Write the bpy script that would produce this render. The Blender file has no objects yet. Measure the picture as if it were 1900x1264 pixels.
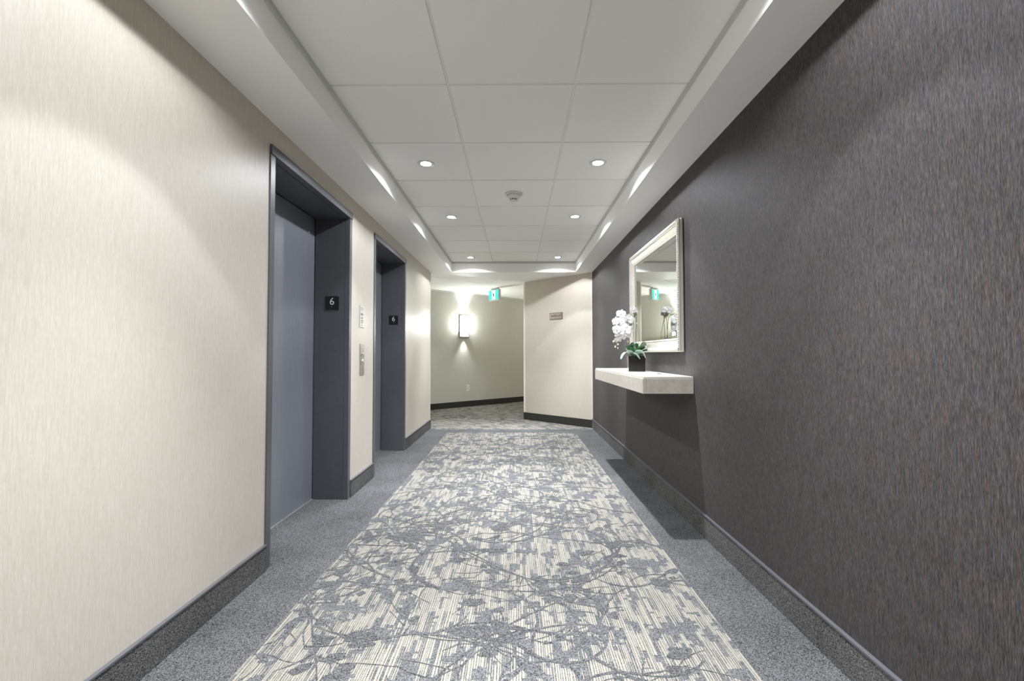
import bpy, bmesh, math, random
from mathutils import Vector, Matrix

random.seed(7)
SC = bpy.context.scene
COL = SC.collection
H = 1.033                                   # camera height above the carpet

# ------------------------------------------------------------------ camera
F_PX, PITCH, YAW, ROLL = 855.83, 0.0293, 0.0091, -0.0009
fw = Vector((-math.sin(YAW) * math.cos(PITCH), math.cos(YAW) * math.cos(PITCH), math.sin(PITCH)))
rt0 = Vector((math.cos(YAW), math.sin(YAW), 0))
up0 = rt0.cross(fw)
rt = rt0 * math.cos(ROLL) + up0 * math.sin(ROLL)
up = -rt0 * math.sin(ROLL) + up0 * math.cos(ROLL)
cam = bpy.data.cameras.new('camera')
cam.sensor_width = 36.0
cam.lens = F_PX * 36.0 / 1900.0
cam.clip_start = 0.02
cam_o = bpy.data.objects.new('camera', cam)
COL.objects.link(cam_o)
cam_o.matrix_world = Matrix(((rt.x, up.x, -fw.x, 0), (rt.y, up.y, -fw.y, 0), (rt.z, up.z, -fw.z, H), (0, 0, 0, 1)))
SC.camera = cam_o

def pix_y(px, py, Y):
    """photo pixel -> world point on the plane y = Y"""
    d = fw + rt * ((px - 950) / F_PX) + up * ((632 - py) / F_PX)
    return Vector((0, 0, H)) + d * (Y / d.y)

# ------------------------------------------------------------------ world, exposure, lamp strengths
SC.view_settings.view_transform = 'Standard'
SC.view_settings.look = 'None'
SC.view_settings.gamma = 1.0
SC.view_settings.use_curve_mapping = False
SC.view_settings.exposure = 0.36
w = bpy.data.worlds.new('world')
SC.world = w
w.use_nodes = True
w.node_tree.nodes['Background'].inputs[0].default_value = (0.9, 0.95, 1.0, 1)
w.node_tree.nodes['Background'].inputs[1].default_value = 0.0
WIDE_W, NARROW_W, TIGHT_W = 39.0, 31.0, 215.0  # flood, beam and centre beam of each recessed spotlight
LAMP_COL = (0.885, 0.93, 1.0)
SCONCE_W = 30.0
SC.cycles.max_bounces = 16
SC.cycles.diffuse_bounces = 10
SC.cycles.glossy_bounces = 6
SC.cycles.caustics_reflective = False
SC.cycles.caustics_refractive = False
SC.cycles.sample_clamp_indirect = 6.0

# ------------------------------------------------------------------ materials
def mat(name, col=(0.8, 0.8, 0.8), rough=0.5, metal=0.0, spec=0.5, emit=None, estr=0.0):
    m = bpy.data.materials.new(name)
    m.use_nodes = True
    b = m.node_tree.nodes['Principled BSDF']
    b.inputs['Base Color'].default_value = (*col, 1)
    b.inputs['Roughness'].default_value = rough
    b.inputs['Metallic'].default_value = metal
    b.inputs['Specular IOR Level'].default_value = spec
    if emit:
        b.inputs['Emission Color'].default_value = (*emit, 1)
        b.inputs['Emission Strength'].default_value = estr
    return m

class N:
    """tiny node-graph helper"""
    def __init__(s, m):
        s.t = m.node_tree
        s.b = s.t.nodes['Principled BSDF']
        s.co = s.t.nodes.new('ShaderNodeTexCoord').outputs['Object']
    def link(s, a, b):
        s.t.links.new(a, b)
    def val(s, i, v):
        if isinstance(v, (int, float)):
            i.default_value = v
        elif isinstance(v, tuple):
            i.default_value = v
        else:
            s.link(v, i)
    def mapping(s, scale=(1, 1, 1), rot=(0, 0, 0), loc=(0, 0, 0), vec=None):
        n = s.t.nodes.new('ShaderNodeMapping')
        s.link(vec if vec is not None else s.co, n.inputs[0])
        n.inputs['Location'].default_value = loc
        n.inputs['Rotation'].default_value = rot
        n.inputs['Scale'].default_value = scale
        return n.outputs[0]
    def noise(s, vec, scale=1.0, detail=2.0, rough=0.5, dist=0.0):
        n = s.t.nodes.new('ShaderNodeTexNoise')
        s.link(vec, n.inputs['Vector'])
        n.inputs['Scale'].default_value = scale
        n.inputs['Detail'].default_value = detail
        n.inputs['Roughness'].default_value = rough
        n.inputs['Distortion'].default_value = dist
        return n.outputs[0]
    def voro(s, vec, scale, feature='F1', dims='3D', out='Distance', rnd=1.0):
        n = s.t.nodes.new('ShaderNodeTexVoronoi')
        n.voronoi_dimensions = dims
        n.feature = feature
        if dims == '1D':
            s.link(vec, n.inputs['W'])
        else:
            s.link(vec, n.inputs['Vector'])
        n.inputs['Scale'].default_value = scale
        n.inputs['Randomness'].default_value = rnd
        return n.outputs[out]
    def white(s, vec):
        n = s.t.nodes.new('ShaderNodeTexWhiteNoise')
        n.noise_dimensions = '3D'
        s.link(vec, n.inputs['Vector'])
        return n.outputs[0]
    def math(s, op, a, b=0.0, c=0.0):
        n = s.t.nodes.new('ShaderNodeMath')
        n.operation = op
        for i, v in zip(n.inputs, (a, b, c)):
            s.val(i, v)
        return n.outputs[0]
    def ramp(s, fac, stops, const=False):
        n = s.t.nodes.new('ShaderNodeValToRGB')
        s.link(fac, n.inputs[0])
        e = n.color_ramp.elements
        if const:
            n.color_ramp.interpolation = 'CONSTANT'
        while len(e) < len(stops):
            e.new(0.5)
        for k, (p, c) in enumerate(stops):
            e[k].position = p
            e[k].color = (*c, 1) if isinstance(c, tuple) else (c, c, c, 1)
        return n.outputs[0]
    def mix(s, fac, a, b):
        n = s.t.nodes.new('ShaderNodeMix')
        n.data_type = 'RGBA'
        s.val(n.inputs[0], fac)
        for i, v in ((6, a), (7, b)):
            if isinstance(v, tuple):
                n.inputs[i].default_value = (*v, 1)
            else:
                s.link(v, n.inputs[i])
        return n.outputs[2]
    def sep(s, vec):
        n = s.t.nodes.new('ShaderNodeSeparateXYZ')
        s.link(vec, n.inputs[0])
        return n.outputs
    def comb(s, x, y, z):
        n = s.t.nodes.new('ShaderNodeCombineXYZ')
        for i, v in zip(n.inputs, (x, y, z)):
            s.val(i, v)
        return n.outputs[0]
    def bump(s, h, strength=0.2, dist=0.002):
        n = s.t.nodes.new('ShaderNodeBump')
        n.inputs['Strength'].default_value = strength
        n.inputs['Distance'].default_value = dist
        s.link(h, n.inputs['Height'])
        s.link(n.outputs[0], s.b.inputs['Normal'])
    def base(s, c):
        s.link(c, s.b.inputs['Base Color'])
    def rough(s, c):
        s.link(c, s.b.inputs['Roughness'])

def wallcover(name, dark, mid, light, rough, spec, fine=330.0, bump=0.25, sheen=0.0, vary=False):
    m = mat(name, mid, rough, 0, spec)
    n = N(m)
    a = n.noise(n.mapping((fine, fine, fine * 0.06)), 1.0, 2, 0.6)
    b = n.noise(n.mapping((fine * 0.35, fine * 0.35, fine * 0.016)), 1.0, 2, 0.5)
    s = n.math('ADD', n.math('MULTIPLY', a, 0.66), n.math('MULTIPLY', b, 0.34))
    n.base(n.ramp(s, [(0.36, dark), (0.5, mid), (0.66, light)]))
    if vary:
        hv = n.noise(n.mapping((fine * 0.12, fine * 0.12, fine * 0.012)), 1.0, 2)
        cc = n.ramp(s, [(0.36, dark), (0.5, mid), (0.66, light)])
        tint = n.ramp(hv, [(0.36, (0.94, 1.0, 1.05)), (0.64, (1.10, 0.98, 0.93))])
        mx = n.t.nodes.new('ShaderNodeMix')
        mx.data_type = 'RGBA'
        mx.blend_type = 'MULTIPLY'
        mx.inputs[0].default_value = 1.0
        n.link(cc, mx.inputs[6])
        n.link(tint, mx.inputs[7])
        n.base(mx.outputs[2])
    n.bump(s, bump, 0.0015)
    if sheen:
        n.b.inputs['Sheen Weight'].default_value = sheen
        n.b.inputs['Sheen Roughness'].default_value = 0.4
    return m

M = {}
M['cream_wall'] = wallcover('cream_wallcovering', (0.485, 0.437, 0.362), (0.535, 0.486, 0.41), (0.59, 0.543, 0.47), 0.40, 0.5, 700, 0.22)
M['hall_wall'] = wallcover('hall_wallcovering', (0.55, 0.54, 0.485), (0.60, 0.59, 0.53), (0.65, 0.64, 0.575), 0.5, 0.35, 600, 0.12)
M['dark_wall'] = wallcover('dark_woven_wallcovering', (0.012, 0.0103, 0.0100), (0.050, 0.0445, 0.0435), (0.112, 0.101, 0.099), 0.6, 0.25, 1100, 0.7, vary=True)
M['paint'] = mat('white_ceiling_paint', (0.915, 0.91, 0.895), 0.6, 0, 0.3)
M['tile'] = mat('mineral_ceiling_tile', (0.80, 0.80, 0.775), 0.85, 0, 0.2)
n = N(M['tile'])
tt = n.noise(n.mapping((170, 170, 170)), 1.0, 4, 0.65)
n.base(n.ramp(tt, [(0.3, (0.88, 0.875, 0.85)), (0.7, (0.94, 0.935, 0.91))]))
n.bump(tt, 0.12, 0.001)
M['tee'] = mat('white_steel_tee', (0.78, 0.79, 0.77), 0.45)
M['shadow_mould'] = mat('grey_white_edge_moulding', (0.55, 0.56, 0.54), 0.5)

def speckle(n, vec, scale=340.0):
    c = n.voro(vec, scale, 'F1', '3D', 'Color')
    return n.sep(c)[0]

def carpet_grey(name, lo, hi, tint=(1.0, 0.995, 1.0)):
    m = mat(name, (0.2, 0.2, 0.2), 0.95, 0, 0.1)
    n = N(m)
    v = speckle(n, n.co, 460)
    big = n.noise(n.mapping((3.2, 3.2, 3.2)), 1.0, 2, 0.5)
    v2 = n.math('ADD', v, n.math('MULTIPLY', n.math('SUBTRACT', big, 0.5), 0.35))
    L = lambda k: tuple(k * t for t in tint)
    n.base(n.ramp(v2, [(0.05, L(lo)), (0.5, L(0.5 * lo + 0.42 * hi)), (0.95, L(hi))]))
    n.bump(v, 0.5, 0.003)
    return m

M['carpet_grey'] = carpet_grey('grey_heather_carpet', 0.009, 0.195)
M['base_carpet'] = carpet_grey('carpet_baseboard', 0.010, 0.215, (1.03, 1.0, 0.96))
M['vine'] = carpet_grey('grey_vine_pile', 0.012, 0.20, (1, 0.995, 1.0))

def carpet_stripe(name, ang):
    m = mat(name, (0.6, 0.6, 0.5), 0.95, 0, 0.1)
    n = N(m)
    p = n.mapping((1, 1, 1), (0, 0, ang))
    x, y, z = n.sep(p)
    # slightly wandering rows of loops
    wob = n.math('MULTIPLY', n.math('SUBTRACT', n.noise(n.mapping((9, 2.2, 1), vec=p), 1.0, 2), 0.5), 0.012)
    xx = n.math('ADD', x, wob)
    col = n.math('FLOOR', n.math('MULTIPLY', xx, 62.0))
    # every row is broken into dashes of its own
    shift = n.white(n.comb(col, 3.0, 1.0))
    yy = n.math('FLOOR', n.math('ADD', n.math('MULTIPLY', y, 11.0), n.math('MULTIPLY', shift, 9.0)))
    cell = n.white(n.comb(col, yy, 2.0))
    e1 = n.voro(xx, 120.0, 'DISTANCE_TO_EDGE', '1D', 'Distance', 1.0)
    thr = n.math('ADD', 0.125, n.math('MULTIPLY', n.math('MULTIPLY', cell, cell), 0.34))
    line = n.math('LESS_THAN', e1, thr)
    # grey patches that follow the rows
    q = n.comb(n.math('MULTIPLY', col, 0.115), n.math('MULTIPLY', y, 3.4), 0.0)
    pn = n.math('ADD', n.noise(q, 1.6, 3, 0.62), n.math('MULTIPLY', n.math('SUBTRACT', cell, 0.5), 0.06))
    patch = n.math('GREATER_THAN', pn, 0.545)
    sp = speckle(n, n.co, 460)
    grey = n.ramp(sp, [(0.05, (0.018, 0.018, 0.018)), (0.95, (0.215, 0.215, 0.215))])
    dark = n.ramp(sp, [(0.05, (0.03, 0.03, 0.03)), (0.95, (0.20, 0.195, 0.19))])
    cream = n.ramp(sp, [(0.05, (0.235, 0.218, 0.178)), (0.95, (0.365, 0.342, 0.285))])
    c = n.mix(line, cream, dark)
    c = n.mix(patch, c, grey)
    n.base(c)
    n.bump(n.math('SUBTRACT', sp, n.math('MULTIPLY', line, 0.8)), 0.45, 0.003)
    return m

M['carpet_stripe'] = carpet_stripe('cream_striped_carpet', 0.0)
M['carpet_hall'] = carpet_stripe('hall_striped_carpet', math.radians(-46))
M['rubber'] = mat('black_rubber_base', (0.022, 0.022, 0.020), 0.45)
M['strip'] = mat('grey_edge_strip', (0.14, 0.14, 0.15), 0.35, 0.3)
M['bead'] = mat('white_corner_bead', (0.78, 0.76, 0.70), 0.5)

def brushed(name, col, rough, metal, sc=(40, 40, 900), amt=0.12):
    m = mat(name, col, rough, metal)
    n = N(m)
    a = n.noise(n.mapping(sc), 1.0, 2)
    n.base(n.ramp(a, [(0.3, tuple(c * (1 - amt) for c in col)), (0.7, tuple(c * (1 + amt) for c in col))]))
    return m

M['frame_grey'] = brushed('charcoal_enamel_frame', (0.11, 0.111, 0.12), 0.34, 0.25, (300, 300, 300), 0.15)
M['return_grey'] = brushed('charcoal_enamel_return', (0.090, 0.091, 0.100), 0.42, 0.1, (30, 30, 30), 0.06)
M['lift_door'] = brushed('grey_enamel_lift_door', (0.225, 0.235, 0.265), 0.36, 0.3, (60, 60, 6), 0.05)
M['steel'] = brushed('brushed_steel', (0.50, 0.47, 0.44), 0.34, 0.9, (30, 30, 700), 0.12)
M['steel_light'] = brushed('satin_aluminium', (0.62, 0.62, 0.60), 0.38, 0.85, (30, 30, 700), 0.1)
M['chrome'] = mat('polished_button', (0.85, 0.85, 0.85), 0.15, 1.0)
M['black'] = mat('black_plastic', (0.006, 0.006, 0.007), 0.35)
M['numeral'] = mat('pale_grey_numeral', (0.62, 0.62, 0.60), 0.5)
M['engrave'] = mat('engraved_dark_fill', (0.10, 0.10, 0.10), 0.6)
M['sign_text'] = mat('black_sign_lettering', (0.012, 0.010, 0.010), 0.5)
M['sign_face'] = brushed('bronze_tinted_steel', (0.36, 0.31, 0.28), 0.3, 0.8, (30, 30, 700), 0.1)
M['sign_edge'] = mat('bronze_sign_frame', (0.10, 0.085, 0.075), 0.4, 0.6)
M['white_plastic'] = mat('white_plastic', (0.80, 0.80, 0.78), 0.4)
M['offwhite_plastic'] = mat('offwhite_plastic', (0.70, 0.69, 0.62), 0.35)
M['slot'] = mat('dark_slot', (0.01, 0.01, 0.01), 0.6)
M['lens'] = mat('lit_lamp_lens', (1, 1, 1), 0.5, 0, 0.5, (1.0, 0.985, 0.95), 40.0)
M['mirror'] = mat('silvered_glass', (0.86, 0.885, 0.865), 0.0, 1.0)
M['mframe'] = mat('pale_champagne_frame', (0.66, 0.62, 0.53), 0.36, 0.35)
nn = N(M['mframe'])
nn.base(nn.ramp(nn.noise(nn.mapping((60, 60, 60)), 1.0, 3), [(0.3, (0.50, 0.46, 0.38)), (0.7, (0.62, 0.585, 0.50))]))
M['mframe_light'] = mat('ivory_frame_edge', (0.66, 0.635, 0.57), 0.35, 0.2)
M['mframe_gap_shade'] = mat('painted_rib_gap_shade', (0.24, 0.205, 0.155), 0.5)  # darker tan paints the shade in the gaps between the frame ribs
M['mback'] = mat('black_mirror_backing', (0.012, 0.012, 0.012), 0.7)

M['stone'] = mat('cream_limestone', (0.7, 0.65, 0.58), 0.38, 0, 0.45)
n = N(M['stone'])
a = n.noise(n.mapping((26, 26, 26)), 1.0, 5, 0.6)
b = n.voro(n.mapping((55, 55, 55)), 1.0)
spot = n.math('LESS_THAN', n.math('ADD', b, n.math('MULTIPLY', n.noise(n.mapping((9, 9, 9)), 1.0, 1), 0.25)), 0.24)
n.base(n.mix(n.math('MULTIPLY', spot, 0.55), n.ramp(a, [(0.3, (0.50, 0.45, 0.38)), (0.7, (0.62, 0.572, 0.505))]), (0.36, 0.32, 0.27)))
M['stone_top'] = mat('polished_limestone_top', (0.68, 0.65, 0.60), 0.28, 0, 0.5)

M['pot'] = mat('black_glazed_ceramic', (0.008, 0.007, 0.0065), 0.16, 0, 0.3)
M['petal'] = mat('white_orchid_petal', (0.60, 0.585, 0.58), 0.5, 0, 0.3)
M['petal'].node_tree.nodes['Principled BSDF'].inputs['Subsurface Weight'].default_value = 0.15
M['petal'].node_tree.nodes['Principled BSDF'].inputs['Subsurface Radius'].default_value = (0.01, 0.01, 0.008)
M['lip'] = mat('pale_yellow_orchid_lip', (0.80, 0.74, 0.50), 0.5)
M['bud'] = mat('green_cream_bud', (0.62, 0.64, 0.34), 0.5)
M['stem'] = mat('green_orchid_stem', (0.30, 0.38, 0.13), 0.5)
M['stake'] = mat('dark_brown_stake', (0.045, 0.035, 0.028), 0.6)
M['moss'] = mat('dark_moss', (0.05, 0.045, 0.03), 0.95)
M['leaf'] = mat('green_orchid_leaf', (0.03, 0.11, 0.035), 0.22, 0, 0.6)
n = N(M['leaf'])
n.base(n.ramp(n.noise(n.mapping((40, 40, 40)), 1.0, 2), [(0.3, (0.022, 0.085, 0.028)), (0.7, (0.05, 0.15, 0.055))]))
M['leaf_pale'] = mat('silvery_orchid_leaf', (0.33, 0.45, 0.36), 0.3, 0, 0.6)

M['shade'] = mat('lit_opal_glass', (0.9, 0.9, 0.88), 0.4, 0, 0.4, (0.97, 1.0, 0.95), 75.0)
M['shade_low'] = mat('opal_glass_below_bands', (0.85, 0.9, 0.92), 0.4, 0, 0.4, (0.93, 0.98, 1.0), 4.0)
M['bracket'] = mat('satin_nickel', (0.42, 0.43, 0.42), 0.35, 0.8)
M['exit_green'] = mat('lit_green_exit_panel', (0.02, 0.5, 0.36), 0.4, 0, 0.4, (0.03, 0.60, 0.42), 1.0)
M['exit_white'] = mat('lit_white_exit_panel', (0.8, 0.9, 0.88), 0.4, 0, 0.4, (0.82, 1.0, 0.96), 1.1)
M['exit_man'] = mat('dark_green_running_figure', (0.004, 0.05, 0.035), 0.5)
M['housing'] = mat('grey_white_housing', (0.62, 0.63, 0.65), 0.4)

# ------------------------------------------------------------------ helpers
def box(bm, x0, x1, y0, y1, z0, z1, mi=0):
    vs = [bm.verts.new(p) for p in ((x0, y0, z0), (x1, y0, z0), (x1, y1, z0), (x0, y1, z0),
                                    (x0, y0, z1), (x1, y0, z1), (x1, y1, z1), (x0, y1, z1))]
    for f in ((3, 2, 1, 0), (4, 5, 6, 7), (0, 1, 5, 4), (1, 2, 6, 5), (2, 3, 7, 6), (3, 0, 4, 7)):
        bm.faces.new([vs[i] for i in f]).material_index = mi
    return vs

def prism(bm, poly, z0, z1, mi=0):
    """vertical prism over a counter-clockwise polygon"""
    a = [bm.verts.new((p[0], p[1], z0)) for p in poly]
    b = [bm.verts.new((p[0], p[1], z1)) for p in poly]
    bm.faces.new(a[::-1]).material_index = mi
    bm.faces.new(b).material_index = mi
    k = len(poly)
    for i in range(k):
        bm.faces.new((a[i], a[(i + 1) % k], b[(i + 1) % k], b[i])).material_index = mi

def lathe(bm, prof, seg=24, axis='z', cx=0, cy=0, cz=0, cap=True):
    rings = []
    for r, h in prof:
        ring = []
        for i in range(seg):
            a = 2 * math.pi * i / seg
            u, v = r * math.cos(a), r * math.sin(a)
            p = (cx + u, cy + v, cz + h) if axis == 'z' else ((cx + h, cy + u, cz + v) if axis == 'x' else (cx + u, cy + h, cz + v))
            ring.append(bm.verts.new(p))
        rings.append(ring)
    for a, b in zip(rings, rings[1:]):
        for i in range(seg):
            bm.faces.new((a[i], a[(i + 1) % seg], b[(i + 1) % seg], b[i]))
    if cap:
        bm.faces.new(rings[0][::-1])
        bm.faces.new(rings[-1])

def tube(bm, pts, r, seg=8, r1=None):
    pts = [Vector(p) for p in pts]
    rings = []
    for i, p in enumerate(pts):
        t = (pts[min(i + 1, len(pts) - 1)] - pts[max(i - 1, 0)]).normalized()
        a = Vector((1, 0, 0)) if abs(t.x) < 0.8 else Vector((0, 1, 0))
        u = t.cross(a).normalized()
        v = t.cross(u)
        rr = r if r1 is None else r + (r1 - r) * i / (len(pts) - 1)
        rings.append([bm.verts.new(p + (u * math.cos(2 * math.pi * k / seg) + v * math.sin(2 * math.pi * k / seg)) * rr) for k in range(seg)])
    for a, b in zip(rings, rings[1:]):
        for k in range(seg):
            bm.faces.new((a[k], a[(k + 1) % seg], b[(k + 1) % seg], b[k]))
    bm.faces.new(rings[0][::-1])
    bm.faces.new(rings[-1])

def finish(bm, name, smooth=False):
    bmesh.ops.recalc_face_normals(bm, faces=bm.faces[:])
    me = bpy.data.meshes.new(name)
    bm.to_mesh(me)
    bm.free()
    if smooth:
        for p in me.polygons:
            p.use_smooth = True
    return me

def obj(name, bm, m, parent=None, smooth=False, bevel=0.0):
    me = bm if isinstance(bm, bpy.types.Mesh) else finish(bm, name, smooth)
    for k in (m if isinstance(m, (list, tuple)) else [m]):
        if len(me.materials) < (len(m) if isinstance(m, (list, tuple)) else 1):
            me.materials.append(M[k])
    o = bpy.data.objects.new(name, me)
    COL.objects.link(o)
    if parent:
        o.parent = parent
    if bevel:
        b = o.modifiers.new('bevel', 'BEVEL')
        b.width = bevel
        b.segments = 2
        b.limit_method = 'ANGLE'
    return o

def part_box(name, m, parent, *a, bevel=0.0):
    bm = bmesh.new()
    box(bm, *a)
    return obj(name, bm, m, parent, bevel=bevel)

def thing(name, label, cat, loc=(0, 0, 0), rotz=0.0, group=None):
    o = bpy.data.objects.new(name, None)
    COL.objects.link(o)
    o.empty_display_size = 0.05
    o.location = loc
    o.rotation_euler = (0, 0, rotz)
    o['label'] = label
    o['category'] = cat
    if group:
        o['group'] = group
    return o

def tag(o, label, cat, group=None):
    o['label'] = label
    o['category'] = cat
    if group:
        o['group'] = group
    return o

def struct(o, label=None, cat=None):
    o['kind'] = 'structure'
    if label:
        o['label'] = label
    if cat:
        o['category'] = cat
    return o

def text_mesh(s, size, depth=0.0):
    cu = bpy.data.curves.new('lettering', 'FONT')
    cu.body = s
    cu.size = size
    cu.align_x = 'CENTER'
    cu.align_y = 'CENTER'
    cu.extrude = depth
    o = bpy.data.objects.new('lettering_source', cu)
    COL.objects.link(o)
    dg = bpy.context.evaluated_depsgraph_get()
    me = bpy.data.meshes.new_from_object(o.evaluated_get(dg))
    bpy.data.objects.remove(o)
    return me

# ------------------------------------------------------------------ layout (metres)
XL, XR = -1.205, 1.067                      # corridor walls
YB, YE = -3.0, 6.47                         # behind the camera / end of the lift lobby
SOF, TILE = 2.18, 2.328                     # soffit and tile heights
XDOOR = -1.45
T = 0.6096
GX = [-0.9077, -0.326, 0.2836, 0.8324]
GY0 = 2.178
HALLZ = 2.235
A_CREAM, B_CREAM = Vector((1.067, 6.47)), Vector((0.122, 7.352))
S0 = Vector((-1.573, 8.54))
HD = Vector((1.739, 1.55)).normalized()     # direction of the far hall
HN = Vector((HD.y, -HD.x))                  # from the sconce wall into the hall
LIFTS = [(2.22, 3.342), (3.875, 5.003)]

# ------------------------------------------------------------------ floor
def quad(bm, x0, x1, y0, y1, mi):
    vs = [bm.verts.new((x, y, 0)) for x, y in ((x0, y0), (x1, y0), (x1, y1), (x0, y1))]
    bm.faces.new(vs).material_index = mi

CX0, CX1, CY1, STRIP1 = -0.912, 0.776, 6.085, 6.36
bm = bmesh.new()
quad(bm, -1.56, CX0, YB, STRIP1, 0)
quad(bm, CX1, 1.25, YB, STRIP1, 0)
quad(bm, CX0, CX1, CY1, STRIP1, 0)
quad(bm, CX0, CX1, YB, CY1, 1)
quad(bm, -7, 6, STRIP1, 14, 2)
quad(bm, -7, -1.56, 1.0, STRIP1, 2)
floor = struct(obj('floor', bm, ['carpet_grey', 'carpet_stripe', 'carpet_hall']), 'grey carpet with a cream striped centre panel and winding grey vines', 'floor')

# raised grey vines and blossoms of the patterned carpet
def vines(inside, x0, x1, y0, y1, n_main, n_blob, ang0, seed, name):
    rnd = random.Random(seed)
    V, Fc = [], []
    zc = [0.0011]
    def z():
        zc[0] += 1e-7
        return zc[0]
    def ribbon(x, y, a, L, w0, w1, curl, depth):
        st = 0.022
        k = int(L / st)
        prev = None
        zz = z()
        da = rnd.uniform(-curl, curl)
        for i in range(k + 1):
            ww = (w0 + (w1 - w0) * i / k) * rnd.uniform(0.65, 1.3) * 0.5
            nx, ny = -math.sin(a), math.cos(a)
            if inside(x, y):
                V.append((x + nx * ww, y + ny * ww, zz))
                V.append((x - nx * ww, y - ny * ww, zz))
                if prev is not None:
                    Fc.append((prev, prev + 1, len(V) - 1, len(V) - 2))
                prev = len(V) - 2
            else:
                prev = None
            x += math.cos(a) * st
            y += math.sin(a) * st
            if rnd.random() < 0.13:
                da = rnd.uniform(-curl, curl)
            a += da
            if depth and rnd.random() < 0.13:
                s = rnd.choice((-1, 1))
                ribbon(x, y, a + s * rnd.uniform(0.5, 1.1), rnd.uniform(0.06, 0.22), w0 * 0.55, 0.003, 0.16, depth - 1)
                if rnd.random() < 0.35:
                    blob(x + rnd.uniform(-.04, .04), y + s * rnd.uniform(.015, .05), rnd.uniform(0.010, 0.024), a)
    def blob(x, y, r, a):
        zz = z()
        m = 16
        ring = []
        e = rnd.uniform(1.2, 2.0)
        pet = rnd.choice((3, 4, 5))
        ph = rnd.uniform(0, 6)
        for i in range(m):
            t = 2 * math.pi * i / m
            rr = r * (1 + 0.14 * math.sin(pet * t + ph)) * rnd.uniform(0.88, 1.12)
            u, v = rr * e * math.cos(t), rr * math.sin(t)
            px, py = x + u * math.cos(a) - v * math.sin(a), y + u * math.sin(a) + v * math.cos(a)
            if not inside(px, py):
                return
            ring.append((px, py, zz))
        b = len(V)
        V.append((x, y, zz))
        V.extend(ring)
        for i in range(m):
            Fc.append((b, b + 1 + i, b + 1 + (i + 1) % m))
    for _ in range(n_main):
        x, y = rnd.uniform(x0 - 0.3, x1 + 0.1), rnd.uniform(y0, y1)
        a = ang0 + rnd.gauss(0, 0.5) + (math.pi if rnd.random() < 0.4 else 0)
        ribbon(x, y, a, rnd.uniform(0.5, 1.3), rnd.uniform(0.010, 0.020), 0.005, 0.15, 2)
    for _ in range(n_blob):
        blob(rnd.uniform(x0, x1), rnd.uniform(y0, y1), rnd.uniform(0.016, 0.036), ang0 + rnd.gauss(0, 0.4))
    def area2(f):
        return sum(V[f[i]][0] * V[f[(i + 1) % len(f)]][1] - V[f[(i + 1) % len(f)]][0] * V[f[i]][1] for i in range(len(f)))
    me = bpy.data.meshes.new(name)
    me.from_pydata(V, [], [f if area2(f) > 0 else tuple(reversed(f)) for f in Fc])
    o = obj(name, me, 'vine', floor)
    o['kind'] = 'stuff'
    o['label'] = 'winding grey vine and blossom pile woven into the striped carpet'
    return o

vines(lambda x, y: CX0 < x < CX1 and y < CY1, CX0, CX1, 0.2, CY1, 150, 120, 0.0, 23, 'vine_pattern')
def in_hall(x, y):
    v = Vector((x, y)) - S0
    return y > STRIP1 + 0.02 and 0.03 < v.dot(HN) < 3.2 and -2.2 < v.dot(HD) < 4.5
vines(in_hall, -2.2, 1.6, 6.4, 10.6, 70, 60, math.atan2(HD.y, HD.x), 5, 'hall_vine_pattern')

# ------------------------------------------------------------------ corridor walls
TOP = 2.46
bm = bmesh.new()
ys = [YB]
for a, b in LIFTS:
    box(bm, XL - 0.30, XL, ys[-1], a, 0, TOP)
    box(bm, XL - 0.30, XL, a, b, 2.064, TOP)
    ys.append(b)
prism(bm, [(XL - 0.30, ys[-1]), (XL, ys[-1]), (XL, YE), (XL - 0.30, YE - 0.30 * HD.y / HD.x)], 0, TOP)
struct(obj('wall_left', bm, 'cream_wall'), 'cream vertically streaked wall around the two lift doors', 'wall')
bm = bmesh.new()
prism(bm, [(XR, YB), (XR + 0.2, YB), (XR + 0.2, YE - 0.02), (XR, YE)], 0, TOP)
struct(obj('wall_right', bm, 'dark_wall'), 'dark brown-grey woven wallcovering behind the framed mirror', 'wall')
bm = bmesh.new()
box(bm, XL - 0.3, XR + 0.2, YB - 0.2, YB, 0, TOP)
struct(obj('wall_back', bm, 'cream_wall'), 'cream wall closing the corridor behind the viewer', 'wall')

def slab(name, P, D, L, thick, z0, z1, m, side):
    """vertical slab along P + D*s; side=+1 thickens to the left of D"""
    nrm = Vector((-D.y, D.x)) * side
    Q = P + D * L
    pts = [P, Q, Q + nrm * thick, P + nrm * thick]
    bm = bmesh.new()
    prism(bm, [(p.x, p.y) for p in pts], z0, z1)
    return obj(name, bm, m)

DC = (B_CREAM - A_CREAM).normalized()
LC = (B_CREAM - A_CREAM).length
# angled cream wall, with the hall wall that runs on from its free edge
bm = bmesh.new()
far = B_CREAM + HD * 3.6
prism(bm, [(A_CREAM.x, A_CREAM.y), (A_CREAM.x + 0.2, A_CREAM.y - 0.02), (far.x + 0.3, far.y - 0.3), (far.x, far.y), (B_CREAM.x, B_CREAM.y)], 0, TOP)
struct(obj('wall_angled', bm, 'cream_wall'), 'cream angled wall at the end of the dark wall, carrying the room number sign', 'wall')
struct(slab('wall_far', S0 - HD * 4.2, HD, 8.4, 0.15, 0, TOP, 'hall_wall', 1), 'olive grey wall of the far hall with the lit sconce', 'wall')
struct(slab('wall_hall', Vector((XL - 0.31, YE - 0.31 * HD.y / HD.x)), -HD, 3.2, 0.12, 0, TOP, 'hall_wall', 1), 'near side wall of the far hall beyond the lifts', 'wall')
for k, s in enumerate((-3.6, 4.15)):
    P = S0 + HD * s - HN * 0.1
    struct(slab('wall_end', P, HN, 3.0, 0.12, 0, TOP, 'hall_wall', 1 if s > 0 else -1), 'end wall of the far hall running off to the ' + ('left' if s < 0 else 'right'), 'wall')

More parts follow.
